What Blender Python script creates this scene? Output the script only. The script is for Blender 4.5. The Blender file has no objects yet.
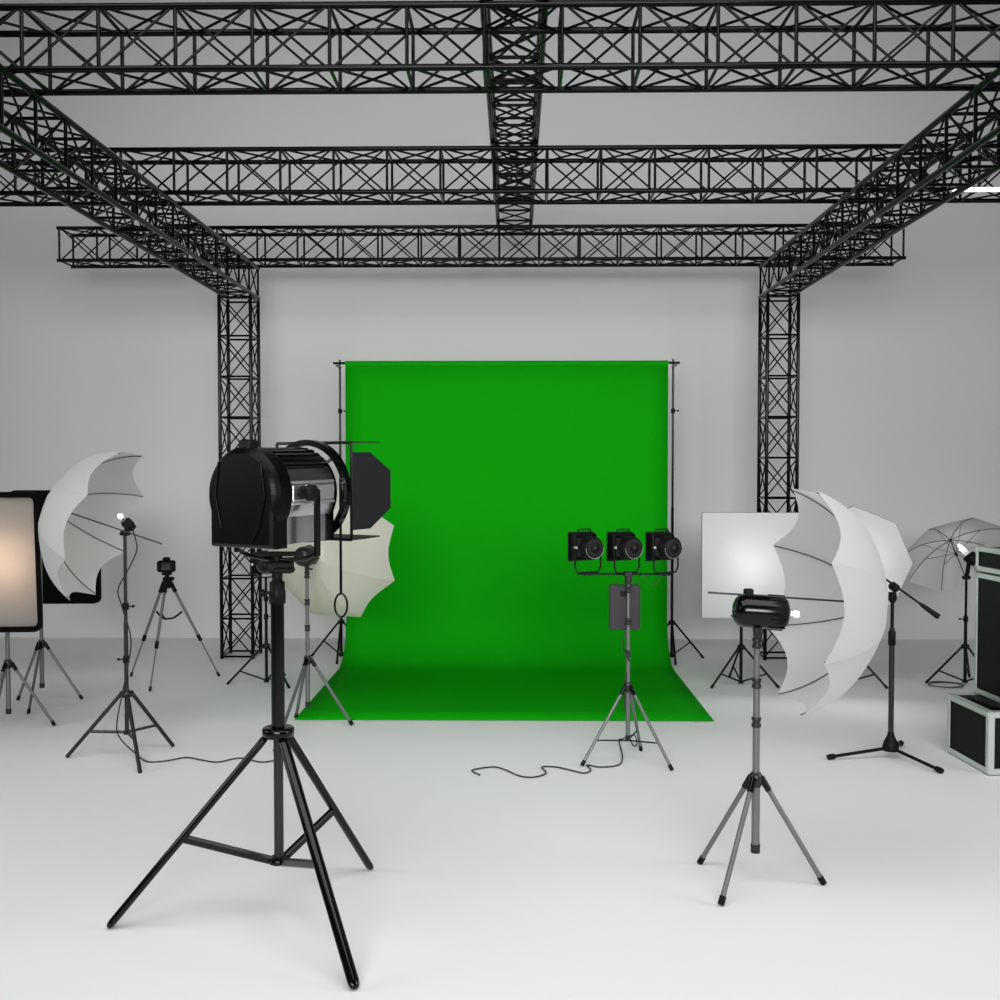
import bpy, math, random
from mathutils import Vector, Matrix
V = Vector
R = math.radians
sc = bpy.context.scene
col = sc.collection
random.seed(4)

# ------------------------------------------------------------------ camera, light, exposure
F = 1030.0
cd = bpy.data.cameras.new('camera'); cam = bpy.data.objects.new('camera', cd); col.objects.link(cam)
cd.sensor_width = 36; cd.lens = 36*F/1000; cd.clip_end = 100
YAW = math.atan(15/F); PITCH = math.atan(32/F)
cam.location = (0, 0, 1.7)
cam.rotation_euler = (math.pi/2-PITCH, 0, YAW)
sc.camera = cam

w = bpy.data.worlds.new('world'); sc.world = w; w.use_nodes = True
w.node_tree.nodes['Background'].inputs[0].default_value = (.96, .98, 1, 1)
w.node_tree.nodes['Background'].inputs[1].default_value = .035

def area(name, loc, aim, sx, sy, power, colr=(1, 1, 1), spread=180):
    ld = bpy.data.lights.new(name, 'AREA'); ld.shape = 'RECTANGLE'; ld.size = sx; ld.size_y = sy
    ld.energy = power; ld.color = colr; ld.spread = R(spread)
    o = bpy.data.objects.new(name, ld); col.objects.link(o); o.location = loc
    o.rotation_euler = (V(aim)-V(loc)).to_track_quat('-Z', 'Y').to_euler()
    return o
area('overhead_studio_light', (0, 2.2, 5.6), (0, 3.6, 0), 7, 3.5, 240)
area('key_studio_light', (0, -5.0, 3.2), (0, 9, 1.5), 6, 2, 125, spread=70)
area('side_studio_light', (6.5, 2.6, 2.6), (0, 4.5, 1.6), 2.4, 2.4, 60, spread=120)
area('side_studio_light', (-6.5, 3.2, 3.2), (0, 5.5, 2.6), 2.4, 2.0, 45, spread=120)

sc.view_settings.view_transform = 'Standard'
try: sc.view_settings.look = 'None'
except Exception: pass
sc.view_settings.exposure = 0.1
sc.view_settings.gamma = 1.0
sc.view_settings.use_curve_mapping = False

# ------------------------------------------------------------------ measuring helpers
ROT = cam.rotation_euler.to_matrix()
EYE = V((0, 0, 1.7))
def ray(px, py): return ROT @ V(((px-500)/F, -(py-500)/F, -1.0))
def G(px, py, z=0.0):
    r = ray(px, py); return EYE + r*((z-1.7)/r.z)
def P(px, py, Y):
    r = ray(px, py); return EYE + r*(Y/r.y)

# ------------------------------------------------------------------ materials
def mat(name, base, rough=.5, metal=0., coat=0., emit=None, es=0., trans=0., noise=None, spec=.5, bump=0.):
    m = bpy.data.materials.new(name); m.use_nodes = True
    nt = m.node_tree; b = nt.nodes['Principled BSDF']
    b.inputs['Base Color'].default_value = (*base, 1); b.inputs['Roughness'].default_value = rough
    b.inputs['Metallic'].default_value = metal; b.inputs['Coat Weight'].default_value = coat
    b.inputs['Specular IOR Level'].default_value = spec
    if emit:
        b.inputs['Emission Color'].default_value = (*emit, 1); b.inputs['Emission Strength'].default_value = es
    if noise or bump:
        tc = nt.nodes.new('ShaderNodeTexCoord'); n = nt.nodes.new('ShaderNodeTexNoise')
        n.inputs['Scale'].default_value = noise[0] if noise else 60; n.inputs['Detail'].default_value = 4
        nt.links.new(tc.outputs['Object'], n.inputs['Vector'])
        if noise:
            mr = nt.nodes.new('ShaderNodeMapRange')
            mr.inputs['To Min'].default_value = max(0, rough-noise[1]); mr.inputs['To Max'].default_value = min(1, rough+noise[1])
            nt.links.new(n.outputs['Fac'], mr.inputs['Value']); nt.links.new(mr.outputs[0], b.inputs['Roughness'])
        if bump:
            bp = nt.nodes.new('ShaderNodeBump'); bp.inputs['Strength'].default_value = bump; bp.inputs['Distance'].default_value = .002
            nt.links.new(n.outputs['Fac'], bp.inputs['Height']); nt.links.new(bp.outputs[0], b.inputs['Normal'])
    if trans:
        t = nt.nodes.new('ShaderNodeBsdfTranslucent'); t.inputs[0].default_value = (*base, 1)
        mx = nt.nodes.new('ShaderNodeMixShader'); mx.inputs[0].default_value = trans
        out = nt.nodes['Material Output']
        nt.links.new(b.outputs[0], mx.inputs[1]); nt.links.new(t.outputs[0], mx.inputs[2]); nt.links.new(mx.outputs[0], out.inputs[0])
    return m
MT = dict(
    wall=mat('wall_paint', (.74, .745, .74), .75, noise=(3, .05), spec=.2),
    floor=mat('floor_paint', (.80, .81, .81), .6, noise=(2, .08), spec=.25),
    green=mat('green_screen_cloth', (.005, .335, .004), .85, bump=.15, spec=.03),
    truss=mat('truss_black_steel', (.0015, .0015, .0017), .12, noise=(8, .02), spec=.14),
    black=mat('black_lacquer', (.001, .001, .0013), .16, noise=(20, .04), spec=.3),
    matte=mat('black_matte_plastic', (.003, .003, .0034), .5, noise=(30, .1), spec=.16),
    fabric=mat('black_softbox_fabric', (.002, .002, .0022), .9, bump=.2, spec=.1),
    grey=mat('grey_anodised_metal', (.17, .175, .175), .35, metal=.6, noise=(15, .08)),
    dgrey=mat('dark_grey_metal', (.016, .017, .017), .32, metal=.3, noise=(15, .08)),
    cover=mat('black_cast_cover', (.001, .001, .0012), .35, noise=(20, .05), spec=.12),
    flap=mat('barn_door_grey', (.005, .005, .0065), .5, noise=(15, .08), spec=.2),
    silver=mat('brushed_silver', (.8, .8, .8), .3, metal=1., noise=(40, .03)),
    chrome=mat('dark_polished_barrel', (.60, .60, .61), .22, metal=1., noise=(12, .015)),
    alu=mat('aluminium_edging', (.62, .66, .63), .42, metal=.7, noise=(30, .08)),
    lam=mat('black_laminate_board', (.0015, .0015, .0015), .6, bump=.3, spec=.2),
    cloth=mat('white_umbrella_nylon', (.66, .67, .66), .8, trans=.5, bump=.1, spec=.2),
    clothg=mat('grey_umbrella_nylon', (.72, .72, .72), .7, trans=.4, bump=.1, spec=.2),
    glowtint=mat('glow_tinted_umbrella_nylon', (.80, .775, .69), .8, trans=.45, bump=.1, spec=.2),  # warm lamp glow is put into the base colour of the cloth
    wdiff=mat('warm_diffuser_cloth', (.48, .46, .44), .9, trans=.6, bump=.1, spec=.1),
    diff=mat('white_diffuser_cloth', (.86, .86, .86), .9, trans=.5, bump=.1, spec=.1),
    bulb=mat('flash_bulb_glass', (1, 1, 1), .3, emit=(1, 1, .97), es=12),
    tube=mat('fluorescent_tube_glass', (1, 1, 1), .3, emit=(1, 1, 1), es=5),
    rib=mat('umbrella_rib_steel', (.02, .02, .02), .4, noise=(40, .1)),
    panel=mat('ballast_grey_steel', (.036, .033, .037), .5, noise=(20, .1), spec=.2),
    lens=mat('lens_glass', (.01, .012, .016), .05, spec=.9),
    cable=mat('black_rubber_cable', (.012, .013, .012), .5, noise=(50, .1)),
)

# ------------------------------------------------------------------ mesh helpers
def frame(d):
    d = V(d).normalized()
    a = V((0, 0, 1)) if abs(d.z) < .95 else V((1, 0, 0))
    u = d.cross(a).normalized(); v = u.cross(d).normalized()
    return u, v, d
class MB:
    def __init__(s): s.v = []; s.f = []; s.sm = []
    def add(s, vs, fs, smooth=False):
        n = len(s.v); s.v += [V(p) for p in vs]
        for f in fs: s.f.append(tuple(i+n for i in f)); s.sm.append(smooth)
        return s
    def tube(s, pts, r, n=10, closed=False, r2=None):
        pts = [V(p) for p in pts]; m = len(pts)
        rs = r if isinstance(r, (list, tuple)) else [r]*m
        vs = []; prev = None
        for i, p in enumerate(pts):
            if closed: t = pts[(i+1) % m]-pts[i-1]
            else: t = pts[min(i+1, m-1)]-pts[max(i-1, 0)]
            t.normalize()
            if prev is None: u, v, _ = frame(t)
            else:
                u = (prev - t*prev.dot(t)).normalized(); v = u.cross(t)
            prev = u
            for k in range(n):
                a = 2*math.pi*k/n
                vs.append(p+(u*math.cos(a)+v*math.sin(a))*rs[i])
        fs = []
        for i in range(m if closed else m-1):
            j = (i+1) % m
            for k in range(n):
                fs.append((i*n+k, i*n+(k+1) % n, j*n+(k+1) % n, j*n+k))
        s.add(vs, fs, True)
        if not closed:
            s.add(vs[:n], [tuple(range(n))[::-1]]); s.add(vs[-n:], [tuple(range(n))])
        return s
    def lathe(s, o, d, prof, n=28, up=None):   # prof: (along, radius)
        u, v, d = frame(d); o = V(o)
        vs = []
        for a, r in prof:
            for k in range(n):
                t = 2*math.pi*k/n; vs.append(o+d*a+(u*math.cos(t)+v*math.sin(t))*r)
        fs = []
        for i in range(len(prof)-1):
            for k in range(n): fs.append((i*n+k, i*n+(k+1) % n, (i+1)*n+(k+1) % n, (i+1)*n+k))
        s.add(vs, fs, True)
        s.add(vs[:n], [tuple(range(n))[::-1]]); s.add(vs[-n:], [tuple(range(n))])
        return s
    def box(s, c, size, ax=None, bev=0.0):
        c = V(c); ax = ax or (V((1, 0, 0)), V((0, 1, 0)), V((0, 0, 1)))
        hx, hy, hz = [q/2 for q in size]
        if bev <= 0:
            vs = [c+ax[0]*(i*hx)+ax[1]*(j*hy)+ax[2]*(k*hz) for i in (-1, 1) for j in (-1, 1) for k in (-1, 1)]
            return s.add(vs, [(0, 1, 3, 2), (4, 6, 7, 5), (0, 4, 5, 1), (2, 3, 7, 6), (0, 2, 6, 4), (1, 5, 7, 3)])
        b = min(bev, hx*.9, hy*.9, hz*.9)
        rings = []
        for (z, ins) in ((-hz, b), (-hz+b, 0), (hz-b, 0), (hz, b)):
            X = hx-ins; Y = hy-ins
            rings.append([(X-b, -Y, z), (X, -Y+b, z), (X, Y-b, z), (X-b, Y, z), (-X+b, Y, z), (-X, Y-b, z), (-X, -Y+b, z), (-X+b, -Y, z)])
        vs = [c+ax[0]*p[0]+ax[1]*p[1]+ax[2]*p[2] for r in rings for p in r]
        fs = [tuple(range(8))[::-1], tuple(range(24, 32))]
        for i in range(3):
            for k in range(8): fs.append((i*8+k, i*8+(k+1) % 8, (i+1)*8+(k+1) % 8, (i+1)*8+k))
        return s.add(vs, fs)
    def prism(s, pts, off):      # planar polygon extruded along off
        pts = [V(p) for p in pts]; n = len(pts); off = V(off)
        vs = pts+[p+off for p in pts]
        fs = [tuple(range(n))[::-1], tuple(range(n, 2*n))]+[(k, (k+1) % n, n+(k+1) % n, n+k) for k in range(n)]
        return s.add(vs, fs)
    def build(s, name, m, parent=None, loc=None):
        org = V((0, 0, 0))
        if parent is not None:
            q = parent
            while q is not None: org += q.location; q = q.parent
        base = V(loc) if loc is not None else V((0, 0, 0))
        me = bpy.data.meshes.new(name)
        me.from_pydata([p-org-base for p in s.v], [], s.f)
        me.polygons.foreach_set('use_smooth', s.sm)
        me.materials.append(MT[m]); me.update()
        o = bpy.data.objects.new(name, me); col.objects.link(o)
        o.location = base
        if parent is not None: o.parent = parent
        return o
def tag(o, label=None, cat=None, group=None, kind=None):
    if label: o['label'] = label
    if cat: o['category'] = cat
    if group: o['group'] = group
    if kind: o['kind'] = kind
    return o
def thing(name, loc, label, cat, group=None):
    o = bpy.data.objects.new(name, None); col.objects.link(o); o.location = loc; o.empty_display_size = .1
    return tag(o, label, cat, group)
def tb(name, pts, r, m, parent, n=10, closed=False): return MB().tube(pts, r, n, closed).build(name, m, parent)
def smooth(pts, k=6):
    pts = [V(p) for p in pts]; out = []
    for i in range(len(pts)-1):
        p0 = pts[max(i-1, 0)]; p1 = pts[i]; p2 = pts[i+1]; p3 = pts[min(i+2, len(pts)-1)]
        for j in range(k):
            t = j/k
            out.append(.5*((2*p1)+(p2-p0)*t+(2*p0-5*p1+4*p2-p3)*t*t+(3*p1-p0-3*p2+p3)*t**3))
    out.append(pts[-1]); return out

# ------------------------------------------------------------------ setting
WY = 10.22
tag(MB().box((0, 3.5, -.05), (22, 17, .1)).build('floor', 'floor'), kind='structure')
tag(MB().box((0, WY+.1, 3.95), (22, .2, 8.1)).build('wall_back', 'wall'), kind='structure')

# ------------------------------------------------------------------ lattice trusses
CR = .0160
def truss(name, base, ax, length, bays, du, dv, label, group, r=CR, rb=.0066):
    """base = corner chord start, ax = direction, du/dv = section vectors"""
    base = V(base); ax = V(ax).normalized(); du = V(du); dv = V(dv)
    root = thing(name, base, label, 'truss', group)
    cor = [V((0, 0, 0)), du, du+dv, dv]
    for c in cor: tb('chord', [base+c, base+c+ax*length], r, 'truss', root, 12)
    step = length/bays
    e = .02
    for k in range(4):
        a = base+cor[k]; b = base+cor[(k+1) % 4]
        m = MB()
        for i in range(bays+1):
            s = min(max(i*step, e), length-e)
            m.tube([a+ax*s, b+ax*s], rb*1.45, 6)
            if i < bays:
                s2 = min((i+1)*step, length-e); s = s+.012; s2 = s2-.012
                m.tube([a+ax*s, b+ax*s2], rb, 6); m.tube([b+ax*s, a+ax*s2], rb, 6)
        m.build('lattice_bracing', 'truss', root)
    return root
XL, XR = -4.07, 3.43
for Y, lab in ((4.80, 'nearest black lattice beam spanning the top edge of the picture'),
               (6.93, 'middle one of the three black lattice cross beams'),
               (9.16, 'farthest black lattice cross beam with both open ends showing above the columns')):
    truss('lattice_truss', (XL, Y, 3.545), (1, 0, 0), XR-XL, 21, (0, .29, 0), (0, 0, .285), lab, 'black lattice cross beams')
truss('lattice_truss', (-2.612, 9.40, 3.245), (0, -1, 0), 6.04, 18, (.277, 0, 0), (0, 0, .27),
      'black lattice beam running towards the viewer along the left side', 'black lattice side beams', r=.0165)
truss('lattice_truss', (2.212, 9.40, 3.245), (0, -1, 0), 6.04, 18, (.268, 0, 0), (0, 0, .27),
      'black lattice beam running towards the viewer along the right side', 'black lattice side beams', r=.0165)
truss('lattice_truss', (-.15, 9.46, 3.868), (0, -1, 0), 6.1, 17, (.29, 0, 0), (0, 0, .285),
      'black lattice beam down the middle lying on top of the cross beams', 'black lattice middle beam', r=.018)
for x, sw, lab in ((-2.612, .277, 'black lattice column standing left of the green backdrop'),
               (2.212, .268, 'black lattice column standing right of the green backdrop behind the white panel')):
    truss('truss_tower', (x, 9.10, 0), (0, 0, 1), 3.226, 9, (sw, 0, 0), (0, .28, 0), lab, 'black lattice columns')

# fluorescent tube under the middle beam
t = thing('tube_lamp', P(990, 191, 6.84), 'glowing white fluorescent tube clipped under the middle beam at the right edge', 'lamp')
a = V((2.86, 6.84, 3.537)); b = V((3.44, 6.84, 3.537))
a.z = b.z = 3.52
tb('glass_tube', [a, b], .014, 'tube', t, 12)
tb('end_cap', [a-V((.03, 0, 0)), a], .016, 'silver', t, 12)
tb('end_cap', [b, b+V((.03, 0, 0))], .016, 'silver', t, 12)

# ------------------------------------------------------------------ green backdrop
BY = 9.02
xl, xr = P(345.5, 420, BY).x, P(668, 420, BY).x
ztop = P(500, 361.5, BY).z
yf = G(500, 721).y
rad = .42
prof = [(BY, ztop)]
for i in range(9): prof.append((BY, ztop-(ztop-rad)*(i+1)/9))
for i in range(1, 13):
    a = math.pi/2*i/12; prof.append((BY-rad+rad*math.cos(a), .006+rad-rad*math.sin(a)))
for i in range(1, 7): prof.append((BY-rad+(yf-BY+rad)*i/6, .006))
bt = thing('green_screen', (0, BY, 0), 'bright green chroma backdrop sheet sweeping from its roll onto the floor', 'backdrop', None)
m = MB(); nx = 16; vs = []
for (y, z) in prof:
    for i in range(nx+1): vs.append(V((xl+(xr-xl)*i/nx, y, z)))
fs = [(j*(nx+1)+i, j*(nx+1)+i+1, (j+1)*(nx+1)+i+1, (j+1)*(nx+1)+i) for j in range(len(prof)-1) for i in range(nx)]
m.add(vs, fs, True); sh = m.build('sheet', 'green', bt)
sm = sh.modifiers.new('thick', 'SOLIDIFY'); sm.thickness = .003; sm.offset = 0
MB().tube([(xl, BY+.012, ztop-.02), (xr, BY+.012, ztop-.02)], .028, 20).build('cloth_roll', 'green', bt)
sxl, sxr = P(340.5, 500, 9.14).x, P(672.5, 500, 9.14).x
tb('crossbar', [(sxl-.04, BY+.012, ztop-.012), (sxr+.04, BY+.012, ztop-.012)], .011, 'black', bt)

# ------------------------------------------------------------------ stands
def tripod_stand(cx, cy, feet, joint_z, hub_z, top_z, label, group, r=.012, lr=.008, tb_=.55, m='black', collars=(), name='light_stand', feetr=.011, plate=0.03):
    root = thing(name, (cx, cy, 0), label, 'stand', group)
    c = V((cx, cy, 0))
    split = joint_z+(top_z-joint_z)*.45
    tb('pole', [c+V((0, 0, hub_z)), c+V((0, 0, split))], r, m, root, 14)
    tb('inner_pole', [c+V((0, 0, split)), c+V((0, 0, top_z))], r*.8, m, root, 14)
    MB().lathe(c+V((0, 0, joint_z-.02)), (0, 0, 1), [(0, r*1.1), (.0, plate), (.03, plate), (.035, r*1.2), (.05, r*1.1)], 18).build('leg_collar', m, root)
    MB().lathe(c+V((0, 0, hub_z-.012)), (0, 0, 1), [(0, r*1.7), (.02, r*1.7)], 16).build('brace_hub', m, root)
    for f in feet:
        f = V(f); f.z = 0; d = (f-c).normalized()
        st = c+d*plate*.8+V((0, 0, joint_z-.005)); en = f+V((0, 0, lr*.7))
        lg = tb('leg', [st, en], lr, m, root)
        dd = (en-st).normalized()
        tb('foot', [en-dd*.03, en-dd*-.002], feetr, 'matte', lg)
        q = st.lerp(en, tb_)
        tb('brace', [c+V((0, 0, hub_z)), q], lr*.75, m, root, 8)
    for z, sd in collars:
        cl = MB().lathe(c+V((0, 0, z-.02)), (0, 0, 1), [(0, r*1.45), (.04, r*1.45)], 16).build('pole_collar', 'matte', root)
        if sd: MB().tube([c+V((0, 0, z)), c+V((sd*.045, 0, z))], .004, 8).lathe(c+V((sd*.04, 0, z)), (sd, 0, 0), [(0, .008), (.012, .008)], 10).build('knob', 'matte', cl)
    return root
def ang(cx, cy, r, degs): return [V((cx+r*math.cos(R(a)), cy+r*math.sin(R(a)), 0)) for a in degs]

G1 = 'black backdrop stands'
for px, degs, lab in ((340.5, (165, 272, 45), 'thin black tripod stand holding the left end of the green backdrop'),
                      (672.5, (8, 268, 135), 'thin black tripod stand holding the right end of the green backdrop')):
    x = P(px, 500, 9.14).x
    tripod_stand(x, 9.14, ang(x, 9.14, .29, degs), .33, .03, ztop-.03, lab, G1, r=.0125, lr=.009,
                 collars=((P(500, 411, 9.14).z, 1), (1.0, 0)))
    MB().tube([(x, 9.14, ztop-.03), (x, 9.14, ztop+.03)], .009, 10).box((x, 9.08, ztop-.035), (.03, .15, .012)).build('crossbar_hook', 'black', [o for o in col.objects if o.name.startswith('light_stand') and o.parent is None][-1])

# ---- monolight stands (grey, pole foot hanging above floor)
def mono_stand(cx, cy, feet, joint_z, top_z, label, group, r=.0145, lr=.0105, m='grey', base_z=.13, collars=()):
    root = thing('light_stand', (cx, cy, 0), label, 'stand', group)
    c = V((cx, cy, 0))
    p = MB().tube([c+V((0, 0, base_z)), c+V((0, 0, joint_z))], r*1.15, 14).build('pole', m, root)
    MB().lathe(c+V((0, 0, base_z-.005)), (0, 0, 1), [(0, r*1.35), (.035, r*1.35)], 16).build('end_cap', 'dgrey', p)
    zs = sorted(collars); prev = joint_z; rr = r
    for z in list(zs)+[top_z]:
        tb('pole_section', [c+V((0, 0, prev)), c+V((0, 0, z))], rr, m, root, 14); prev = z; rr *= .93
    for z in zs:
        MB().lathe(c+V((0, 0, z-.02)), (0, 0, 1), [(0, r*1.1), (.0, r*1.35), (.013, r*1.35), (.015, r*1.12), (.025, r*1.12), (.027, r*1.35), (.04, r*1.35), (.04, r)], 18).build('clamp_collar', 'dgrey', root)
    MB().lathe(c+V((0, 0, joint_z-.035)), (0, 0, 1), [(0, r*1.4), (.03, r*2), (.05, r*1.7), (.06, r*1.3)], 18).build('leg_joint', 'dgrey', root)
    for f in feet:
        f = V(f); f.z = 0; d = (f-c).normalized()
        st = c+d*r*1.8+V((0, 0, joint_z-.005)); en = f+V((0, 0, lr*.8))
        dd = (en-st).normalized()
        lg = tb('leg', [st, en], lr, m, root, 12)
        tb('leg_bracket', [st-dd*.01, st+dd*.05], lr*1.35, 'black', lg, 10)
        tb('foot', [en-dd*.03, en+dd*.003], lr*1.25, 'matte', lg, 12)
    return root

# ------------------------------------------------------------------ umbrellas
def umbrella(apex, d, rr, h, label, group, m='cloth', roll=22.5, scallop=.13, shaft=.7, back=.02, stretch=True, bulge=.35):
    apex = V(apex); u, v, d = frame(d)
    root = thing('photo_umbrella', apex, label, 'umbrella', group)
    ph = 2*math.atan(h/rr)
    def pt(a, t): 
        r_ = rr*math.sin(t*ph)/math.sin(ph); z_ = h*(1-math.cos(t*ph))/(1-math.cos(ph))
        return apex+d*z_+(u*math.cos(a)+v*math.sin(a))*r_
    def pan(k, w_, t):
        a0 = R(roll+45*k); a1 = R(roll+45*(k+1))
        return pt(a0, t).lerp(pt(a1, t), w_)*(1-bulge)+pt(a0+(a1-a0)*w_, t)*bulge
    NT, NW = 14, 8; vs = []; fs = []
    for k in range(8):
        n = len(vs)
        for i in range(NT+1):
            for j in range(NW+1):
                w_ = j/NW; t = (.02+.98*i/NT)*(1-scallop*math.sin(math.pi*w_)*(i/NT)**2)
                vs.append(pan(k, w_, t))
        for i in range(NT):
            for j in range(NW):
                q = n+i*(NW+1)+j; fs.append((q, q+1, q+NW+2, q+NW+1))
    MB().add(vs, fs, True).build('canopy', m, root)
    for k in range(8):
        a = R(roll+45*k)
        rb = tb('rib', [pt(a, .03+.955*i/12)+d*.006-(u*math.cos(a)+v*math.sin(a))*.006 for i in range(13)], .0026, 'rib', root, 6)
        if stretch: tb('stretcher', [apex+d*(h*.85), pt(a, .52)+d*.006], .0018, 'rib', rb, 5)
    tb('shaft', [apex-d*back, apex+d*shaft], .0042, 'rib', root, 8)
    if stretch: MB().lathe(apex+d*(h*.82), d, [(0, .01), (.03, .01)], 12).build('runner', 'matte', root)
    MB().lathe(apex-d*.012, d, [(0, .006), (.004, .012), (.016, .012)], 12).build('ferrule', 'matte', root)
    return root
def monolight(c, a, label, stand_top, length=.225, r=.068, bulb_gap=.03, m='black', bulb_size=.024, group='studio flash heads', clamp=True):
    """c = centre of body, a = direction of the flash tube"""
    c = V(c); u, v, a = frame(a)
    up = V((0, 0, 1)); up = (up-a*up.dot(a)).normalized(); side = a.cross(up)
    root = thing('flash_head', c, label, 'studio light', group)
    L = length/2
    prof = [(-L, .0), (-L, r*.45), (-L+.008, r*.72), (-L+.02, r*.9), (-L+.04, r), (L-.04, r), (L-.015, r*.98), (L, r*.8), (L, 0)]
    body = MB().lathe(c, a, prof, 32).build('housing', m, root)
    for k in range(10):
        f = MB()
        t = 2*math.pi*k/10
        f.box(c+a*(L-.045)+(up*math.cos(t)+side*math.sin(t))*(r+.001), (.07, .006, .006), (a, -up*math.sin(t)+side*math.cos(t), up*math.cos(t)+side*math.sin(t)), .002)
        f.build('cooling_fin', m, body)
    MB().lathe(c+a*L, a, [(0, r*.45), (.012, r*.42), (.018, r*.25), (.018, 0)], 20).build('front_socket', 'silver', root)
    b = MB().lathe(c+a*(L+.016), a, [(0, .003), (bulb_gap, .003)], 10).build('bulb_holder', 'grey', root)
    e = c+a*(L+.016+bulb_gap+bulb_size/2)
    MB().box(e, (bulb_size,)*3, (a, up, side), bulb_size*.25).build('flash_bulb', 'bulb', root)
    # back plate details: control dial and handle
    MB().lathe(c-a*(L+.004), a, [(0, r*.18), (.01, r*.2)], 14).box(c-a*(L+.001)+up*-.028, (.008, .05, .007), (a, side, up)).build('control_panel', 'dgrey', root)
    st = V(stand_top)
    j = MB().lathe(st, (0, 0, 1), [(0, .014), (.03, .016), (.05, .02)], 16)
    j.tube([st+V((0, 0, .04)), c-up*(r*.9)], .018, 14)
    j.tube([st+V((0, 0, .02)), st+V((0, 0, .02))+side*.04], .006, 8)
    j.build('swivel_mount', 'dgrey', root)
    return root

# right foreground monolight + umbrella
f1, f2, f3 = G(700, 864), G(721, 906), G(823.5, 885)
ctr = P(756.5, 700, 4.2); cx, cy = ctr.x, ctr.y
jz = P(757, 778, cy).z; tz = P(757, 640, cy).z
mono_stand(cx, cy, (f1, f2, f3), jz, tz, 'grey stand with three splayed legs nearest the viewer on the right', 'grey flash stands',
           collars=[P(757, 722, cy).z, P(757, 683, cy).z, P(757, 643, cy).z], base_z=P(757, 851, cy).z)
hc = P(760, 611.5, cy)
monolight(hc, (1, 0, -.07), 'glossy black flash head on the nearest grey stand at right', (cx, cy, tz), length=.214, r=.069, bulb_gap=.012)
dR = V((-.998, .011, .063)).normalized()
ap = V((1.483, 4.18, 1.15))
umbrella(ap, dR, .479, .343, 'large white umbrella at right in front of the boom stand', 'white photo umbrellas', shaft=.70, stretch=False, roll=22.6, scallop=.11)
rodp = ap+dR*((ap.x-P(748, 595, cy).x)/1.0)
MB().box(rodp+V((0, .01, -.006)), (.036, .036, .062), None, .004).build('umbrella_clamp', 'matte', [o for o in col.objects if o.name.startswith('flash_head') and o.parent is None][-1])

# umbrella behind the big spotlight
f1, f2, f3 = G(352, 725.5), G(296, 718), G(275, 752)
ctr = P(307.5, 650, 6.67); cx, cy = ctr.x, ctr.y
mono_stand(cx, cy, (f1, f2, f3), P(307, 659, cy).z, P(307, 572, cy).z, 'grey stand with its foot beside the left corner of the green backdrop', 'grey flash stands',
           collars=[P(307, 628, cy).z, P(307, 602, cy).z, P(307, 575, cy).z], base_z=P(307, 706, cy).z, r=.013)
d3 = V((.343, .939, .025)).normalized()
hc = P(306, 556, cy)
monolight(hc, d3, 'dark flash head seen from its back end against the umbrella tinted with warm glow', (cx, cy, P(307, 572, cy).z), length=.16, r=.064, bulb_gap=.01, m='dgrey')
u3 = umbrella((-1.364, 6.822, 1.114), (.343, .939, .025), .491, .341, 'umbrella with warm lamp glow in its cloth colour behind the big spotlight, convex side towards the viewer', 'white photo umbrellas', shaft=.5, back=.05, roll=22.3, stretch=False, m='glowtint', scallop=.11)

# left umbrella and small flash on black stand
f1, f2, f3 = G(67, 758), G(140, 773.5), G(173, 747)
ctr = P(126, 640, 6.02); cx, cy = ctr.x, ctr.y
tripod_stand(cx, cy, (f1, f2, f3), P(126, 693, cy).z, P(126, 732, cy).z, P(126, 534, cy).z, 'dark tripod stand under the left white umbrella with a cord on it', 'black light stands',
             r=.0125, lr=.0115, tb_=.6, m='dgrey', collars=((P(0, 606, cy).z, 1), (P(0, 659, cy).z, -1)), plate=.04)
dL = V((.947, .003, -.321)).normalized()
apL = V((-2.714, 5.972, 1.478))
umbrella(apL, dL, .48, .355, 'white umbrella at left tilted down over its small flash', 'white photo umbrellas', shaft=.69, stretch=False, roll=24.7, scallop=.11)
def small_flash(c, a, label, top, bl=True):
    c = V(c); a = V(a).normalized(); u, v, a = frame(a)
    root = thing('flash_head', c, label, 'studio light', 'small flash heads')
    MB().box(c, (.05, .062, .055), (u, a, v), .008).box(c-a*.035, (.042, .02, .045), (u, a, v), .006).build('housing', 'matte', root)
    MB().tube([c, V(top)], .011, 10).box(V(top)+V((0, 0, .005)), (.05, .03, .03), None, .005).tube([V(top)-V((.03, 0, .0)), V(top)+V((.03, 0, 0))], .008, 8).build('tilt_bracket', 'matte', root)
    MB().tube([c+a*.03, c+a*.052], .003, 8).build('bulb_holder', 'matte', root)
    MB().box(c+a*.064, (.026, .026, .026), (u, a, v), .006).build('flash_bulb', 'bulb', root)
    return root
small_flash(P(128, 524, cy), (-.62, 0, .62), 'small black flash on top of the left umbrella stand', P(125, 534, cy))

# ------------------------------------------------------------------ back row black stands
def back_stand(px, degs, top_px, label, D=8.07, coll=()):
    x = P(px, 600, D).x
    return x, tripod_stand(x, D, ang(x, D, .30, degs), .30, .022, P(px, top_px, D).z, label, 'black light stands', r=.0125, lr=.009, tb_=.66,
                        collars=coll)
# single par lamp stand
xs13, _ = back_stand(266, (193, 318, 75), 577, 'black stand mostly hidden behind the big spotlight tripod pole', coll=((P(0, 598, 8.07).z, 1), (P(0, 616, 8.07).z, 1)))

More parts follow.
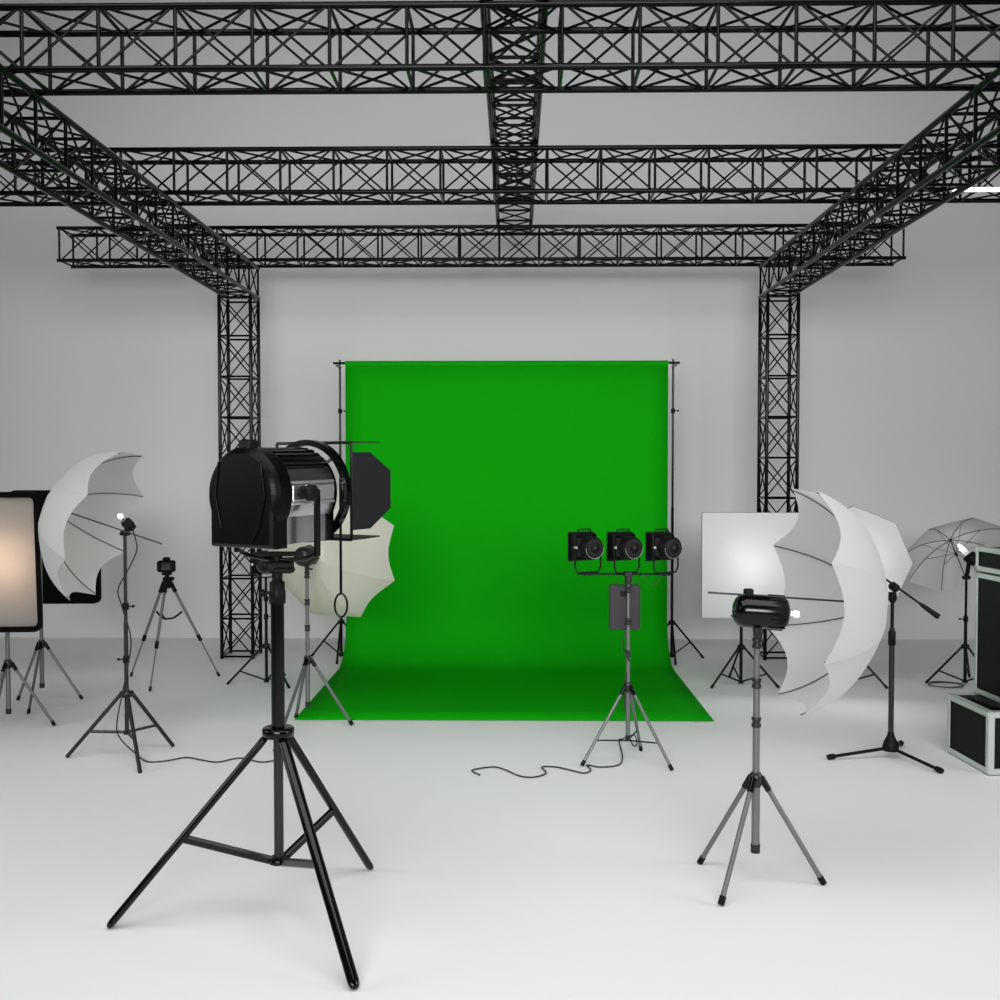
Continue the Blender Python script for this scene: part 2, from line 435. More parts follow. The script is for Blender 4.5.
def par_lamp(c, face, s, label, group, yoke_to=None):
    """c = centre of housing, face = beam direction (away from viewer), s = housing size"""
    c = V(c); f = V(face).normalized(); up = V((0, 0, 1)); up = (up-f*up.dot(f)).normalized(); si = f.cross(up)
    root = thing('par_lamp', c, label, 'stage lamp', group)
    h = s/2
    hb = MB().box(c+f*h*.55, (s, s*.30, s), (si, f, up), s*.05)
    hb.box(c+f*h*.98, (s*1.12, s*.06, s*1.08), (si, f, up), s*.02)
    hb.box(c+f*h*.15, (s*.9, s*.25, s*.9), (si, f, up), s*.12)
    hb.build('housing', 'matte', root)
    dr = MB().lathe(c, -f, [(-s*.05, s*.40), (s*.42, s*.385), (s*.45, s*.36), (s*.45, 0)], 30).build('rear_drum', 'matte', root)
    rg = []
    for k in range(25):
        a = math.pi*(1.0+k/24.0)*1.0
        rg.append(c-f*s*.44+(si*math.cos(a)+up*math.sin(a))*s*.39)
    tb('rim', rg, s*.022, 'grey', dr, 6)
    g = MB()
    for k in range(20):
        a = 2*math.pi*k/20; q = si*math.cos(a)+up*math.sin(a)
        g.box(c-f*s*.455+q*s*.27, (s*.10, s*.03, s*.02), (q, si*-math.sin(a)+up*math.cos(a), f))
    g.lathe(c-f*s*.45, -f, [(0, s*.06), (s*.03, s*.05)], 12)
    g.build('vent_grille', 'panel', dr)
    hd = [c+f*h*.5+si*(-s*.28)+up*(h), c+f*h*.5+si*(-s*.28)+up*(h+s*.13), c+f*h*.5+si*(s*.28)+up*(h+s*.13), c+f*h*.5+si*(s*.28)+up*h]
    tb('carry_handle', hd, s*.03, 'matte', root, 8)
    k = MB()
    for sg in (-1, 1):
        k.lathe(c+si*sg*(h*.98), si*sg, [(0, s*.07), (s*.1, s*.06)], 12)
    k.build('tilt_knob', 'silver', root)
    if yoke_to is not None:
        yz = yoke_to
        pts = [c+si*(-h*1.12), c+si*(-h*1.12)-V((0, 0, 1))*(c.z-yz-.04), c+si*(-h*.9)-V((0, 0, 1))*(c.z-yz-.008),
               c+si*(h*.9)-V((0, 0, 1))*(c.z-yz-.008), c+si*(h*1.12)-V((0, 0, 1))*(c.z-yz-.04), c+si*(h*1.12)]
        tb('yoke', pts, .0055, 'matte', root, 8)
    return root
ps = P(261.5, 564, 8.07)
par_lamp((xs13-.02, 8.07, ps.z), (-.45, 1, 0), .16, 'small black stage lamp tucked under the big spotlight', 'black round backed stage lamps', yoke_to=P(0, 578, 8.07).z)

# triple lamp stand
f1, f2, f3 = G(582, 766.5), G(672, 771), G(641, 751)
ctr = P(628, 680, 5.95); cx, cy = ctr.x, ctr.y
st = mono_stand(cx, cy, (f1, f2, f3), P(0, 684, cy).z, P(0, 578, cy).z, 'stand carrying a bar with three stage lamps in front of the green backdrop', 'grey flash stands', r=.0115, lr=.009,
           collars=[P(0, 652, cy).z, P(0, 620, cy).z, P(0, 588, cy).z], base_z=P(628, 740, cy).z)
hub = V((cx, cy, P(0, 738, cy).z))
for f in (f1, f2, f3):
    q = V((cx, cy, P(0, 684, cy).z)).lerp(f, .68)
    tb('brace', [hub, q], .0045, 'black', st, 8)
zb = P(0, 573, cy).z
xa, xb = P(577, 573, cy).x, P(672, 573, cy).x
br = MB().tube([(xa, cy, zb), (xb, cy, zb)], .006, 10).build('lamp_bar', 'matte', st)
MB().box((cx, cy, zb), (.05, .04, .03), None, .006).tube([(cx, cy, zb), (cx, cy, zb-.05)], .022, 14).tube([(cx, cy, P(0, 578, cy).z-.03), (cx, cy, P(0, 578, cy).z)], .018, 12).build('bar_bracket', 'dgrey', st)
for px, lab in ((588, 'left black stage lamp on the three lamp bar'), (627, 'middle black stage lamp on the three lamp bar'), (666, 'right black stage lamp on the three lamp bar, overlapping the backdrop stand')):
    q = P(px, 547, cy)
    par_lamp((q.x, cy, q.z), (-.5, .86, .0), .158, lab, 'black round backed stage lamps', yoke_to=zb)
    MB().box((q.x, cy, zb), (.05, .025, .018), None, .004).build('bar_clamp', 'matte', br)
pc = P(624.5, 607, cy+.045)
dp = thing('dimmer_box', pc, 'grey dimmer box hung behind the pole of the three lamp stand', 'dimmer box')
MB().box(pc, (.18, .045, .262), None, .005).build('housing', 'panel', dp)
MB().box(pc+V((0, -.024, .08)), (.05, .012, .03), None, .003).build('mounting_bracket', 'matte', dp)
for k, (x1, x2, sag, y2) in enumerate(((617, 641, 540, 0),)): pass
def cable(name, pts, label, r=.0035, sm_=6, cat='cable', group=None):
    o = MB().tube(smooth(pts, sm_), r, 7).build(name, 'cable', None, loc=V(pts[0]))
    return tag(o, label, cat, group)
zc = lambda px, py, dd=0: P(px, py, cy+dd)
cable('lamp_cord', [zc(643, 572, -.02), zc(646, 580, -.02), zc(653, 585.5, -.02), zc(659, 580, -.02), zc(662, 571, -.02)], 'thin black cord looping below the right lamp of the bar', .0022)
cable('lamp_cord', [zc(619, 574, .03), zc(617, 580, .03), zc(616.5, 586, .03)], 'thin black cord dropping from the middle lamp to the dimmer box, left end', .0022)
cable('lamp_cord', [zc(642, 574, .03), zc(637, 581, .03), zc(635, 586, .03)], 'thin black cord dropping from the lamp bar to the dimmer box, right end', .0022)
cable('power_cord', [zc(625, 630, .03), zc(623, 645, 0.02), zc(626, 655, -.03), zc(629, 664, .0), zc(624, 690, .02), G(628, 730, .09), G(633, 745, .03), G(637, 744, .01), G(634, 735, .04), G(622, 739, .02), G(619, 741, .006), G(622.5, 757, .006), G(618, 765, .006), G(600, 767, .006), G(587, 765, .006),
      G(591, 770, .006), G(584, 773, .006), G(570, 770, .006), G(556, 767, .006), G(542, 767, .006), G(546, 773, .006), G(535, 777, .006), G(520, 776, .006), G(506, 770, .006), G(495, 767, .006), G(482, 768, .006), G(472, 770.5, .006), G(480, 775, .006)],
      'black cord wriggling over the floor from the three lamp stand', .0042)
cable('power_cord', [P(133, 530, 6.0), P(137, 548, 6.0), P(132, 562, 6.0), P(127, 572, 5.98), P(118, 590, 6.0), P(122, 607, 5.98), P(131, 640, 5.99), P(126, 675, 5.98), P(117, 722, 5.95), G(120, 738, .10), G(135, 753, .03), G(147, 761.5, .006), G(165, 761, .006), G(186, 757.5, .006), G(202, 760, .006), G(218, 762, .006), G(240, 758, .006), G(262, 762, .006), G(285, 758, .006)],
      'black cord running down the left umbrella stand and along the floor', .0042)

# ------------------------------------------------------------------ camera on tripod
feet = [G(131, 677), G(150, 692), G(219, 677)]
ctr = P(167.5, 640, 8.2); cx, cy = ctr.x, ctr.y
tr = thing('camera_tripod', (cx, cy, 0), 'silver legged tripod under the small camera at left', 'tripod')
zj = P(0, 584, cy).z
for f in feet:
    c = V((cx, cy, zj)); d = V((f.x-cx, f.y-cy, 0)).normalized()
    s = c+d*.035; e = V((f.x, f.y, .012)); dd = (e-s).normalized()
    lg = tb('leg', [s, s.lerp(e, .57)], .0115, 'grey', tr, 10)
    tb('lower_leg_tube', [s.lerp(e, .5), e], .0065, 'grey', lg, 8)
    tb('leg_clamp', [s.lerp(e, .55), s.lerp(e, .615)], .0155, 'matte', lg, 10)
    tb('leg_top', [s-dd*.02, s+dd*.07], .017, 'matte', lg, 10)
    tb('rubber_foot', [e-dd*.03, e+dd*.004], .011, 'matte', lg, 10)
sp = MB()
mids = [V((cx, cy, zj)).lerp(V((f.x, f.y, 0)), .29) for f in feet]
mid = sum(mids, V())/3-V((0, 0, .05))
for q in mids: sp.tube(smooth([q, q.lerp(mid, .55)-V((0, 0, .018)), mid], 4), [.008]*9, 6)
sp.build('leg_strap', 'matte', tr)
c = V((cx, cy, zj))
MB().lathe(c-V((0, 0, .03)), (0, 0, 1), [(0, .03), (.04, .045), (.06, .03), (.08, .018), (.11, .018)], 14).box(c+V((0, 0, .085)), (.07, .06, .02), None, .004).box(c+V((.015, -.02, .045)), (.08, .03, .03), None, .006).build('pan_head', 'matte', tr)
MB().tube([c+V((0, -.02, .06)), c+V((.06, -.08, .055))], .006, 8).lathe(c+V((.06, -.08, .055)), (1, -1, 0), [(-.015, .014), (.025, .017)], 12).build('pan_handle', 'matte', tr)
cc = P(166.5, 566, cy)
cam_o = thing('camera', V((cc.x, cc.y, c.z+.095)), 'small black digital camera standing on the silver legged tripod', 'camera')
ca = R(18); cxx = V((math.cos(ca), math.sin(ca), 0)); cyy = V((-math.sin(ca), math.cos(ca), 0)); cz = V((0, 0, 1))
b0 = V((cc.x, cy, c.z+.145))
MB().box(b0, (.14, .05, .095), (cxx, cyy, cz), .012).box(b0+cxx*-.055, (.035, .075, .09), (cxx, cyy, cz), .012).build('body', 'matte', cam_o)
MB().box(b0+cz*.058, (.06, .055, .03), (cxx, cyy, cz), .01).build('viewfinder', 'matte', cam_o)
MB().lathe(b0, cyy, [(.02, .036), (.07, .036), (.075, .04), (.11, .04), (.11, .03)], 20).build('lens', 'black', cam_o)
MB().box(b0-cyy*.026+cxx*-.006, (.07, .004, .052), (cxx, cyy, cz)).build('rear_screen', 'lens', cam_o)

# ------------------------------------------------------------------ softboxes
def rrect(w_, h_, r, k=4):
    out = []
    for cxs, cys, a0 in ((1, 1, 0), (-1, 1, 90), (-1, -1, 180), (1, -1, 270)):
        for i in range(k+1):
            a = R(a0+90*i/k); out.append((cxs*(w_/2-r)+r*math.cos(a), cys*(h_/2-r)+r*math.sin(a)))
    return out
def softbox(c, face, poly, depth, label, power, colr=(1, 1, 1), lip=.04, border=.03, group='softboxes', back_r=.07, rollv=None, lamp=.24, dm='diff'):
    """c = centre of front opening, face = beam direction, poly = 2d outline (right, up)"""
    c = V(c); f = V(face).normalized(); up = rollv or V((0, 0, 1)); up = (up-f*up.dot(f)).normalized(); si = up.cross(f)
    root = thing('softbox', c-f*depth, label, 'softbox', group)
    n = len(poly)
    def ring(sc_, z, s2=0):
        out = []
        for (x, y) in poly:
            L = math.hypot(x, y); k = (L-s2)/L
            out.append(c+si*x*k*sc_+up*y*k*sc_+f*z)
        return out
    vs = []
    rings = [ring(1, lip), ring(1, -.02)]
    for t in (.25, .5, .75, 1.0):
        s_ = 1-t*(1-back_r/max(math.hypot(*p) for p in poly)); bul = 1+.12*math.sin(math.pi*t)
        rings.append(ring(s_*bul, -.02-(depth-.02)*t))
    for r_ in rings: vs += r_
    fs = [(i*n+k, i*n+(k+1) % n, (i+1)*n+(k+1) % n, (i+1)*n+k) for i in range(len(rings)-1) for k in range(n)]
    fs.append(tuple((len(rings)-1)*n+k for k in range(n)))
    sh = MB().add(vs, fs).build('fabric_shell', 'fabric', root)
    s_ = sh.modifiers.new('thick', 'SOLIDIFY'); s_.thickness = .005 if border > .006 else .002; s_.offset = 1
    # border strip
    bo = ring(1, lip*.6); bi = ring(1, lip*.6, border)
    b2 = [p-f*.004 for p in bo]; b3 = [p-f*.004 for p in bi]
    m = MB(); allv = bo+bi+b2+b3
    fs = []
    for k in range(n):
        k2 = (k+1) % n
        fs += [(k, k2, n+k2, n+k), (2*n+k2, 2*n+k, 3*n+k, 3*n+k2), (n+k, n+k2, 3*n+k2, 3*n+k), (k2, k, 2*n+k, 2*n+k2)]
    if border > .006: m.add(allv, fs).build('front_rim', 'fabric', root)
    dv = ring(1, 0, .002)
    MB().prism(dv, -f*.002).build('front_diffuser', dm, root)
    MB().lathe(c-f*(depth+.015), f, [(-.09, back_r*.8), (-.08, back_r), (.0, back_r), (.02, back_r*1.1)], 24).build('lamp_housing', 'matte', root)
    if power:
        ld = bpy.data.lights.new('softbox_lamp', 'AREA'); ld.energy = power; ld.shape = 'DISK'; ld.size = lamp; ld.color = colr; ld.spread = R(150)
        o = bpy.data.objects.new('softbox_lamp', ld); col.objects.link(o); o.parent = root
        o.location = f*.05; o.rotation_euler = (-f).to_track_quat('Z', 'Y').to_euler()
        inner = MB()
    return root
def softstand(px, joint_py, D, feet, top_z, label, base_py):
    x = P(px, 640, D).x
    mono_stand(x, D, feet, P(px, joint_py, D).z, top_z, label, 'grey flash stands', r=.0135, lr=.0095, m='grey', base_z=P(px, base_py, D).z,
               collars=[])
    return x
# warm softbox at left edge
DA = 6.62
f1 = G(54.5, 726); xA = P(7.5, 640, DA).x
ca_ = V((xA, DA, 0)); r_ = (f1-ca_); r_.z = 0
rr_ = Matrix.Rotation(R(120), 3, 'Z'); feetA = [ca_+r_, ca_+rr_ @ r_, ca_+rr_ @ rr_ @ r_]
softstand(7.5, 663, DA, feetA, .80, 'grey stand at the left edge under the warm glowing softbox', 713)
cA = P(4, 562, DA-.37)
softbox(cA, (.10, -1, -.06), rrect(.42, .86, .03), .30, 'black framed softbox with warm glowing front at the left edge', 4.6, (1, .72, .50), border=.035, dm='wdiff', lamp=.2)
# black softbox behind, facing the wall
DB = 7.42
xB = P(41.5, 640, DB).x
softstand(41.5, 643, DB, [G(18, 700.5), G(28.5, 714), G(82, 699.5)], P(41, 545, DB).z+.02, 'grey stand in front of the black softbox at left', 687)
cB = P(55, 547, DB+.47)
softbox(cB, (-.05, 1, 0), rrect(.64*1.05, .835*1.05, .04), .30, 'large black softbox seen from behind, left of the umbrella', 10, border=.03)

# white square panel softbox
D8 = 8.07
xs, _ = back_stand(741.5, (210, 330, 95), 600, 'black stand under the white square softbox')
c8 = P(750.5, 565.5, D8-.44)
softbox(c8, (-.03, -1, 0), rrect(.715, .785, .012, 2), .34, 'white square softbox with glowing front right of the green backdrop', 7, lip=-.003, border=.004, lamp=.62)
# octagonal softbox
xo, _ = back_stand(848, (210, 330, 90), 590, 'black stand under the white octagonal softbox')
c9 = P(853, 562.5, D8-.44)
R9 = .418
softbox(c9, (-.18, -1, 0), [(R9*math.cos(R(45*k)), R9*math.sin(R(45*k))) for k in range(8)], .34, 'white octagonal softbox behind the large right umbrella', 8, lip=-.003, border=.004, lamp=.62)

# ------------------------------------------------------------------ far right umbrella
DU = 8.12
xu, _ = back_stand(966, (178, 300, 60), 577, 'black stand behind the flight cases at the right edge', D=DU, coll=((P(0, 617, DU).z, -1),))
du = V((-.007, -.737, -.676)).normalized()
apU = V((3.466, 8.24, 1.129))
umbrella(apU, du, .43, .177, 'grey see-through umbrella with visible ribs above the flight cases', 'grey photo umbrella', m='clothg', scallop=.01, shaft=.40, roll=-.06, bulge=.1)
c = P(970, 557, DU-.02); aU = V((-.35, .25, .45)).normalized()
root = thing('flash_head', c, 'round black flash head with clear glass bulb under the grey umbrella', 'studio light', 'small flash heads')
MB().lathe(c, aU, [(-.07, .0), (-.07, .025), (-.05, .042), (-.01, .05), (.02, .05), (.025, .0)], 22).build('housing', 'matte', root)
MB().tube([c, V((xu, DU, P(0, 577, DU).z))], .016, 12).box(V((xu, DU, P(0, 576, DU).z)), (.06, .03, .03), None, .005).build('tilt_bracket', 'matte', root)
MB().lathe(c+aU*.02, aU, [(0, .022), (.07, .022), (.09, .012)], 14).build('glass_dome', 'diff', root)
MB().lathe(c+aU*.085, aU, [(0, .012), (.04, .012)], 12).build('flash_bulb', 'bulb', root)
# coiled cable
pts = []
cc0 = G(946, 686, .006)
for i in range(60):
    a = 2*math.pi*i/24; k = 1+.06*math.sin(i*.7)
    pts.append(cc0+V((.125*k*math.cos(a), .10*k*math.sin(a), .006+.0015*i/10)))
cable('power_cord', pts, 'coil of thin black cord on the floor by the right back stand', .0035, 2)

# ------------------------------------------------------------------ boom microphone stand
cb = G(890.5, 758); cx, cy = cb.x, cb.y
ms = thing('boom_stand', (cx, cy, 0), 'black boom microphone stand right of the large umbrella', 'microphone stand')
MB().lathe((cx, cy, .045), (0, 0, 1), [(0, .045), (.02, .047), (.05, .04), (.085, .022), (.11, .017)], 20).build('base_hub', 'matte', ms)
for f in (G(830, 760), G(940, 773.5), G(901, 746)):
    f.z = .018; s = V((cx, cy, .062)); dd = (f-s).normalized()
    lg = tb('leg', [s, f], .0095, 'matte', ms, 10)
    MB().lathe(f-dd*.035, dd, [(0, .010), (.01, .016), (.035, .0175), (.05, .015)], 14).build('rubber_foot', 'matte', lg)
z1, z2 = P(0, 626, cy).z, P(0, 600, cy).z
tb('pole', [(cx, cy, .1), (cx, cy, z1)], .0155, 'dgrey', ms, 14)
MB().lathe((cx, cy, z1-.10), (0, 0, 1), [(0, .017), (.0, .021), (.075, .021), (.09, .015)], 16).build('height_clutch', 'matte', ms)
tb('inner_pole', [(cx, cy, z1), (cx, cy, z2+.02)], .010, 'matte', ms, 12)
hd = P(894, 590, cy)
e1 = P(938, 616.5, cy-.06); e0 = P(845, 550, cy+.06); bd = (e1-e0).normalized()
tb('boom_arm', [e0, e1-bd*.04], .0065, 'matte', ms, 10)
MB().lathe(e1-bd*.125, bd, [(0, .008), (.03, .013), (.12, .017), (.13, .017)], 14).build('boom_weight', 'matte', ms)
u_, v_, _b = frame(bd)
MB().box(P(894, 587, cy), (.06, .05, .055), (bd, v_, u_), .014).lathe((cx, cy, z2-.005), (0, 0, 1), [(0, .014), (.02, .026), (.06, .022)], 14).tube([P(894, 587, cy)-V((0, .05, 0)), P(894, 587, cy)+V((0, .03, 0))], .018, 10).build('boom_clamp', 'matte', ms)

# ------------------------------------------------------------------ flight cases
def flight_case(x0, x1, y0, y1, z0, z1, label, split=None, e=.035, rot=3.6):
    root = thing('flight_case', (x0, y0, 0), label, 'flight case', 'black flight cases with silver edges')
    secs = [(z0, z1, 'body')] if not split else [(z0, split-.004, 'body'), (split+.004, z1, 'lid')]
    for a, b, nm in secs:
        t_ = .007
        bd_ = MB().box(((x0+x1)/2, (y0+y1)/2, (a+b)/2), (x1-x0-2*t_, y1-y0-2*t_, b-a-2*t_)).build(nm, 'lam', root)
        ed = MB()
        def bar(lo, hi): ed.box([(p+q)/2 for p, q in zip(lo, hi)], [q-p for p, q in zip(lo, hi)], None, .0035)
        ee = min(e, (b-a)*.25)
        for zz in ((a, a+ee), (b-ee, b)):
            for yy in ((y0, y0+t_), (y1-t_, y1)): bar((x0+t_*.5, yy[0], zz[0]), (x1-t_*.5, yy[1], zz[1]))
            for xx in ((x0, x0+t_), (x1-t_, x1)): bar((xx[0], y0+t_*.5, zz[0]), (xx[1], y1-t_*.5, zz[1]))
        for zz in ((a, a+t_), (b-t_, b)):
            for yy in ((y0+t_, y0+ee), (y1-ee, y1-t_)): bar((x0+.002, yy[0], zz[0]), (x1-.002, yy[1], zz[1]))
            for xx in ((x0+t_, x0+ee), (x1-ee, x1-t_)): bar((xx[0], y0+.002, zz[0]), (xx[1], y1-.002, zz[1]))
        for xx in (0, 1):
            for yy in (0, 1):
                X = x0 if xx == 0 else x1; Y = y0 if yy == 0 else y1; sx = 1 if xx == 0 else -1; sy = 1 if yy == 0 else -1
                lo = (min(X, X+sx*t_), min(Y+sy*t_*.5, Y+sy*ee), a+.002); hi = (max(X, X+sx*t_), max(Y+sy*t_*.5, Y+sy*ee), b-.002); bar(lo, hi)
                lo = (min(X+sx*t_*.5, X+sx*ee), min(Y, Y+sy*t_), a+.002); hi = (max(X+sx*t_*.5, X+sx*ee), max(Y, Y+sy*t_), b-.002); bar(lo, hi)
        ed.build('edge_trim', 'alu', bd_)
        for X, sx in ((x0, 1), (x1, -1)):
            for Y, sy in ((y0, 1), (y1, -1)):
                for Z, sz in ((a, 1), (b, -1)):
                    if split and Z in (a, b) and z0 < Z < z1: continue
                    m = MB(); q = V((X+sx*.019, Y+sy*.019, Z+sz*.019))
                    m.box(q, (.046, .046, .046), None, .012)
                    c_ = m.build('corner_guard', 'alu', bd_)
    root.rotation_euler.z = R(rot)
    return root
fc = G(988.5, 776); xc0 = fc.x; yc0 = fc.y
back = G(946.5, 752)
zt = P(946.5, 693, back.y).z
lowc = flight_case(xc0-.002, xc0+.75, yc0, back.y, .004, zt, 'low black flight case with silver edges lying on the floor at right', e=.036)
MB().box((xc0+.37, (yc0+back.y)/2+.0, zt+.002), (.60, .30, .006), None, .002).build('top_panel', 'lam', list(lowc.children)[0])
uy = back.y
ux = P(973, 689, uy).x
up_ = flight_case(ux+.029, ux+.58, uy-.46, uy-.002, zt+.008, P(973, 545.5, uy).z, 'tall black flight case with silver edges standing on the low one', split=P(973, 571, uy).z, e=.032)

# ------------------------------------------------------------------ big spotlight on tripod
f1, f2, f3 = G(108, 929), G(355.5, 991), G(371, 870)
ctr = P(278, 700, 3.86); cx, cy = ctr.x, ctr.y
c = V((cx, cy, 0))
bt_ = thing('light_stand', (cx, cy, 0), 'big glossy black tripod stand in the foreground carrying the large spotlight', 'stand', 'big black tripod stand')
zj = P(0, 731, cy).z; zh = P(0, 858, cy).z
tb('lower_pole', [(cx, cy, zh), (cx, cy, zj+.02)], .018, 'dgrey', bt_, 20)
zcl = P(0, 600, cy).z
tb('pole', [(cx, cy, zj+.02), (cx, cy, zcl)], .025, 'black', bt_, 22)
MB().lathe((cx, cy, zj-.018), (0, 0, 1), [(0, .03), (0, .052), (.006, .060), (.03, .060), (.036, .056), (.036, .026)], 32).build('leg_collar', 'black', bt_)
MB().lathe((cx, cy, zh-.012), (0, 0, 1), [(0, .036), (.004, .042), (.018, .042), (.022, .036), (.022, .0)], 28).build('brace_hub', 'black', bt_)
z0_ = P(0, 574, cy).z
MB().lathe((cx, cy, zcl-.01), (0, 0, 1), [(0, .029), (0, .031), (.045, .031), (.05, .0285), (.08, .0285), (.085, .02), (z0_-zcl+.005, .018)], 24).build('pole_clamp', 'matte', bt_)
MB().tube([(cx, cy, zcl+.03), (cx-.05, cy-.01, zcl+.03)], .006, 10).lathe((cx-.045, cy-.01, zcl+.03), (-1, 0, 0), [(0, .014), (.02, .014)], 14).build('clamp_knob', 'matte', bt_)
for f in (f1, f2, f3):
    f.z = 0; d = (f-c).normalized()
    s = c+d*.048+V((0, 0, zj-.02)); e = f+V((0, 0, .006)); dd = (e-s).normalized()
    sd = dd.cross(V((0, 0, 1))).normalized(); nn = sd.cross(dd)
    # flattened tube leg with rounded tip
    m = MB(); n = 16; vs = []; K = [0, .02, .5, .97, .985, .995, 1]; SC = [.9, 1, 1, 1, .9, .7, .3]
    for kk, ss in zip(K, SC):
        for q in range(n):
            a = 2*math.pi*q/n; vs.append(s.lerp(e, kk)+(sd*.0205*math.cos(a)+nn*.0145*math.sin(a))*ss)
    fs = [(i*n+q, i*n+(q+1) % n, (i+1)*n+(q+1) % n, (i+1)*n+q) for i in range(len(K)-1) for q in range(n)]
    fs += [tuple(range(n))[::-1], tuple((len(K)-1)*n+q for q in range(n))]
    m.add(vs, fs, True); m.build('leg', 'black', bt_)
    q = s.lerp(e, .535); h0 = c+d*.03+V((0, 0, zh)); bd = (q-h0).normalized(); bs = bd.cross(V((0, 0, 1))).normalized()
    MB().box(h0.lerp(q, .5), ((q-h0).length+.02, .026, .028), (bd, bs, bd.cross(bs)), .005).build('brace', 'black', bt_)

az = R(29)
A_ = V((math.sin(az), math.cos(az), .02)).normalized(); UP = V((0, 0, 1)); L_ = V((math.cos(az), -math.sin(az), 0))
c0 = P(250.5, 494.5, cy-.13)     # centre of the rear cover
sp = thing('spotlight', V((cx, cy, z0_)), 'big black spotlight with open barn doors and silver barrel in the foreground', 'spotlight')
def fpt(a, l, z): return c0+A_*a+L_*l+UP*z
def fsec(r, w_, zb, n=30):
    """round top with boxed bottom"""
    th = math.acos(min(1, w_/r)); out = []
    a0 = -th; a1 = math.pi+th
    for i in range(n+1):
        a = a0+(a1-a0)*i/n; out.append((r*math.cos(a), r*math.sin(a)))
    out.append((-w_, zb)); out.append((w_, zb)); return out
def loft(secs, name, m, parent, sm_=False):
    vs = []; n = len(secs[0][1])
    for a, poly in secs: vs += [fpt(a, x, z) for x, z in poly]
    fs = [(i*n+k, i*n+(k+1) % n, (i+1)*n+(k+1) % n, (i+1)*n+k) for i in range(len(secs)-1) for k in range(n)]
    fs += [tuple(range(n))[::-1], tuple((len(secs)-1)*n+k for k in range(n))]
    return MB().add(vs, fs, sm_).build(name, m, parent)
rc = .174
ZB = -.192
rear = loft([(-.055, fsec(rc*.86, .14, ZB+.015)), (-.045, fsec(rc*.93, .15, ZB+.005)), (-.03, fsec(rc, .148, ZB)), (.028, fsec(rc*1.0, .148, ZB))], 'rear_cover', 'cover', sp)
# raised ribs on cover flank
m = MB()
for (a1_, z1_, a2_, z2_) in ((-.02, .10, .06, -.02), (.06, -.02, -.015, -.15), (.02, .12, .09, .02), (.0, -.08, .08, -.19)):
    pass
MB().tube([fpt(-.056, .10, .12), fpt(-.056, .12, .0), fpt(-.056, .09, -.12), fpt(-.056, .05, -.17)], .005, 8).build('cover_ridge', 'cover', rear)
MB().tube([fpt(-.056, -.10, .12), fpt(-.056, -.12, .0), fpt(-.056, -.09, -.12)], .005, 8).build('cover_ridge', 'cover', rear)

# barrel
barrel = loft([(.028, fsec(rc*.93, .140, ZB+.012)), (.28, fsec(rc*.93, .140, ZB+.012))], 'barrel', 'chrome', sp, False)
for i in range(12):   # cooling
    m = MB()
    a = R(38+i*10.5)
    q = V((0, 0, 0)); l = rc*.945*math.cos(a); z = rc*.945*math.sin(a)
    nrm = (L_*math.cos(a)+UP*math.sin(a)); tg = (L_*-math.sin(a)+UP*math.cos(a))
    m.box(fpt(.155, l, z), (.25, .016, .012), (A_, tg, nrm), .002)
    m.build('cooling_fin', 'black', barrel)
for zz in (.043, -.033):
    m = MB()
    l = math.sqrt(max(0, (rc*.93)**2-zz**2))
    m.box(fpt(.155, l, zz), (.245, .014, .010), (A_, L_, UP), .002)
    m.build('side_rail', 'silver', barrel)
MB().box(fpt(.155, rc*.93, .004), (.23, .012, .058), (A_, L_, UP), .003).build('side_plate', 'silver', barrel)
loft([(.25, fsec(rc*.91, .140, ZB+.008)), (.300, fsec(rc*.91, .140, ZB+.008))], 'front_housing', 'black', sp)
# focus knob and pivot
MB().lathe(fpt(.09, rc*.95, .005), L_, [(0, .026), (.03, .026), (.032, .030), (.055, .030), (.058, .02)], 18).build('focus_knob', 'matte', sp)
MB().box(fpt(.135, rc*.95+.01, .006), (.07, .02, .055), (A_, L_, UP), .004).build('pivot_plate', 'silver', sp)
MB().lathe(fpt(.135, rc*.95+.018, .006), L_, [(0, .012), (.02, .012)], 14).build('pivot_bolt', 'matte', sp)
# yoke
m = MB()
ym = fpt(.135, 0, 0)
for sg in (1, -1):
    lo = rc*1.02+.02
    m.box(fpt(.135, sg*lo, -.115), (.030, .010, .23), (A_, L_, UP), .002)
zy = c0.z+ZB-.03
pc = V((cx, cy, zy))
bot = []
for sg in (1, -1):
    m.tube(smooth([fpt(.135, sg*(rc*1.02+.02), -.215), V(fpt(.135, sg*(rc*.8), 0).xy.to_3d())+V((0, 0, zy-.015)), V((cx, cy, zy-.028))], 5), .009, 8)
m.build('yoke', 'black', sp)
ztop_ = z0_
MB().box((cx+.012, cy, (ztop_+zy)/2-.012), (.095, .06, .045), None, .008).box((cx-.0, cy, zy-.005), (.13, .05, .016), None, .004).box((cx+.03, cy-.01, ztop_+.018), (.07, .06, .022), None, .006).tube([(cx, cy, ztop_-.01), (cx, cy, zy)], .02, 14).build('mounting_block', 'matte', sp)
# top rear bump, handle
MB().box(fpt(-.01, .0, rc+.006), (.05, .055, .04), (A_, L_, UP), .006).build('top_latch', 'matte', sp)
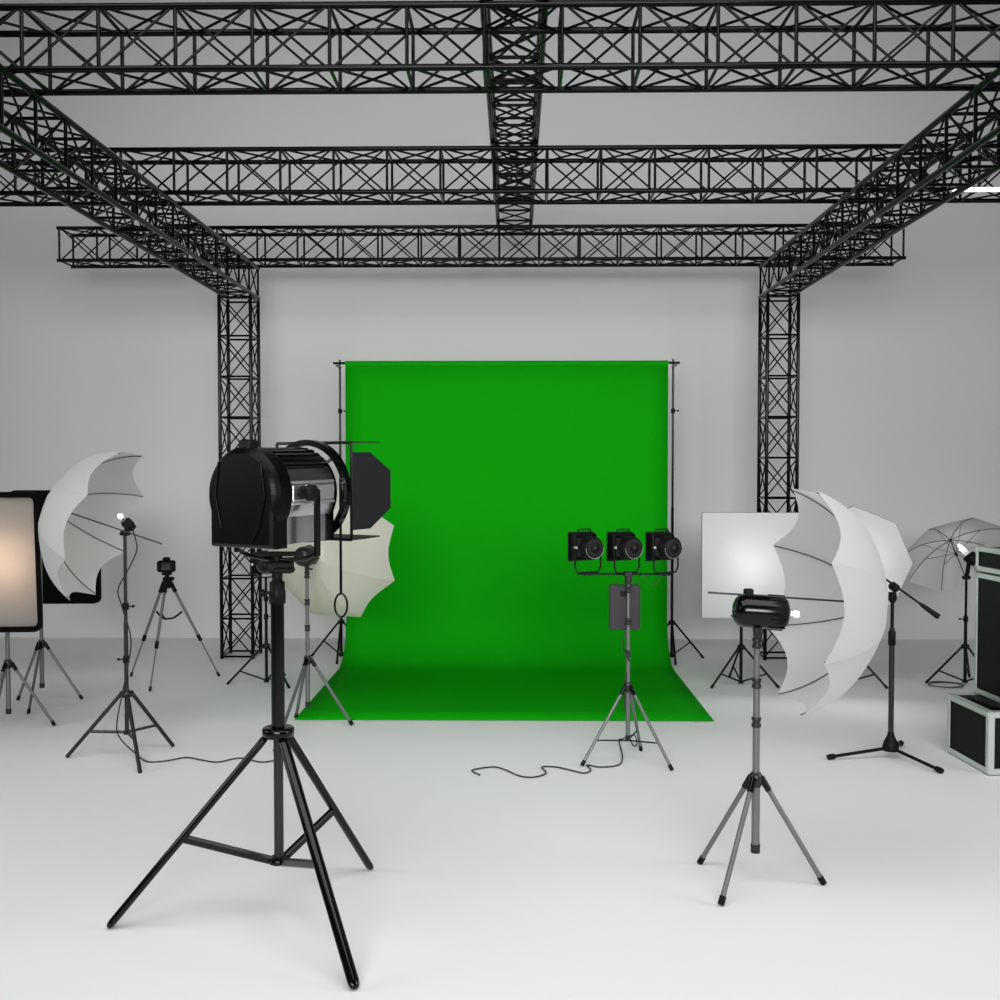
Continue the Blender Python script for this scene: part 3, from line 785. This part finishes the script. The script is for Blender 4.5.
# front accessory ring
rg = [fpt(.37, .192*math.cos(2*math.pi*i/48), .192*math.sin(2*math.pi*i/48)+.002) for i in range(48)]
m = MB(); n = 48; vs = []
for i in range(n):
    a = 2*math.pi*i/n
    for (aa, rr__) in ((.303, .200), (.333, .200), (.333, .177), (.303, .177)): vs.append(fpt(aa, rr__*math.cos(a), rr__*math.sin(a)))
fs = []
for i in range(n):
    j = (i+1) % n
    for k in range(4): fs.append((i*4+k, i*4+(k+1) % 4, j*4+(k+1) % 4, j*4+k))
m.add(vs, fs, False).build('accessory_ring', 'black', sp)
for q in range(4):
    a = R(45+90*q)
    tb('ring_bracket', [fpt(.29, .15*math.cos(a), .15*math.sin(a)), fpt(.318, .19*math.cos(a), .19*math.sin(a))], .006, 'black', sp, 8)
MB().lathe(fpt(.300, 0, 0), A_, [(0, .135), (.012, .13), (.02, .10), (.024, 0)], 32).build('lens', 'lens', sp)
# barn door frame and leaves
S = .187; AF = .350
bf = MB()
for p, q in (((-S, S), (S, S)), ((S, S), (S, -S)), ((S, -S), (-S, -S)), ((-S, -S), (-S, S))): bf.tube([fpt(AF, *p), fpt(AF, *q)], .006, 8)
bfr = bf.build('barn_door_frame', 'black', sp)
FL = .205
def leaf(p0, p1, ch, drop=(0, 0), name='barn_door_leaf', m='flap'):
    # p0,p1 hinge corners (l,z); leaf reaches forward by FL, chamfered
    p0 = V((*p0, 0)); p1 = V((*p1, 0)); n = (p1-p0)
    a_ = AF+.004
    def q(t, f_): 
        w_ = p0+n*t; k = f_/FL; return fpt(a_+f_, w_.x+drop[0]*k, w_.y+drop[1]*k)
    e_ = .1 if ch > .1 else .02
    pts = [q(e_, 0), q(1-e_, 0), q(1-e_, FL*.45), q(1-e_-ch, FL), q(e_+ch, FL), q(e_, FL*.45)]
    return pts
for p0, p1, nrm, tilt in (((S, S), (S, -S), L_, (.03, 0)), ((-S, S), (-S, -S), -L_, (-.02, 0)), ((-S, S), (S, S), UP, (0, -.0)), ((-S, -S), (S, -S), -UP, (0, .0))):
    MB().prism(leaf(p0, p1, .2 if nrm.z == 0 else .03, tilt), nrm*.004).build('barn_door_leaf', 'flap', sp)
# long pole-operated rod with oval ring
rx = P(340.5, 500, 3.93)
tp = V((rx.x, 3.93, P(0, 478, 3.93).z)); bo_ = V((rx.x, 3.93, P(0, 593, 3.93).z)); lo_ = P(340.5, 617, 3.93).z
ro = tb('focus_rod', [tp, bo_], .0052, 'black', sp, 10)
cz_ = (bo_.z+lo_)/2; hz = (bo_.z-lo_)/2
MB().tube([V((rx.x+.024*math.cos(2*math.pi*i/28), 3.93, cz_+hz*math.sin(2*math.pi*i/28))) for i in range(28)], .0042, 8, True).build('oval_ring', 'black', ro)
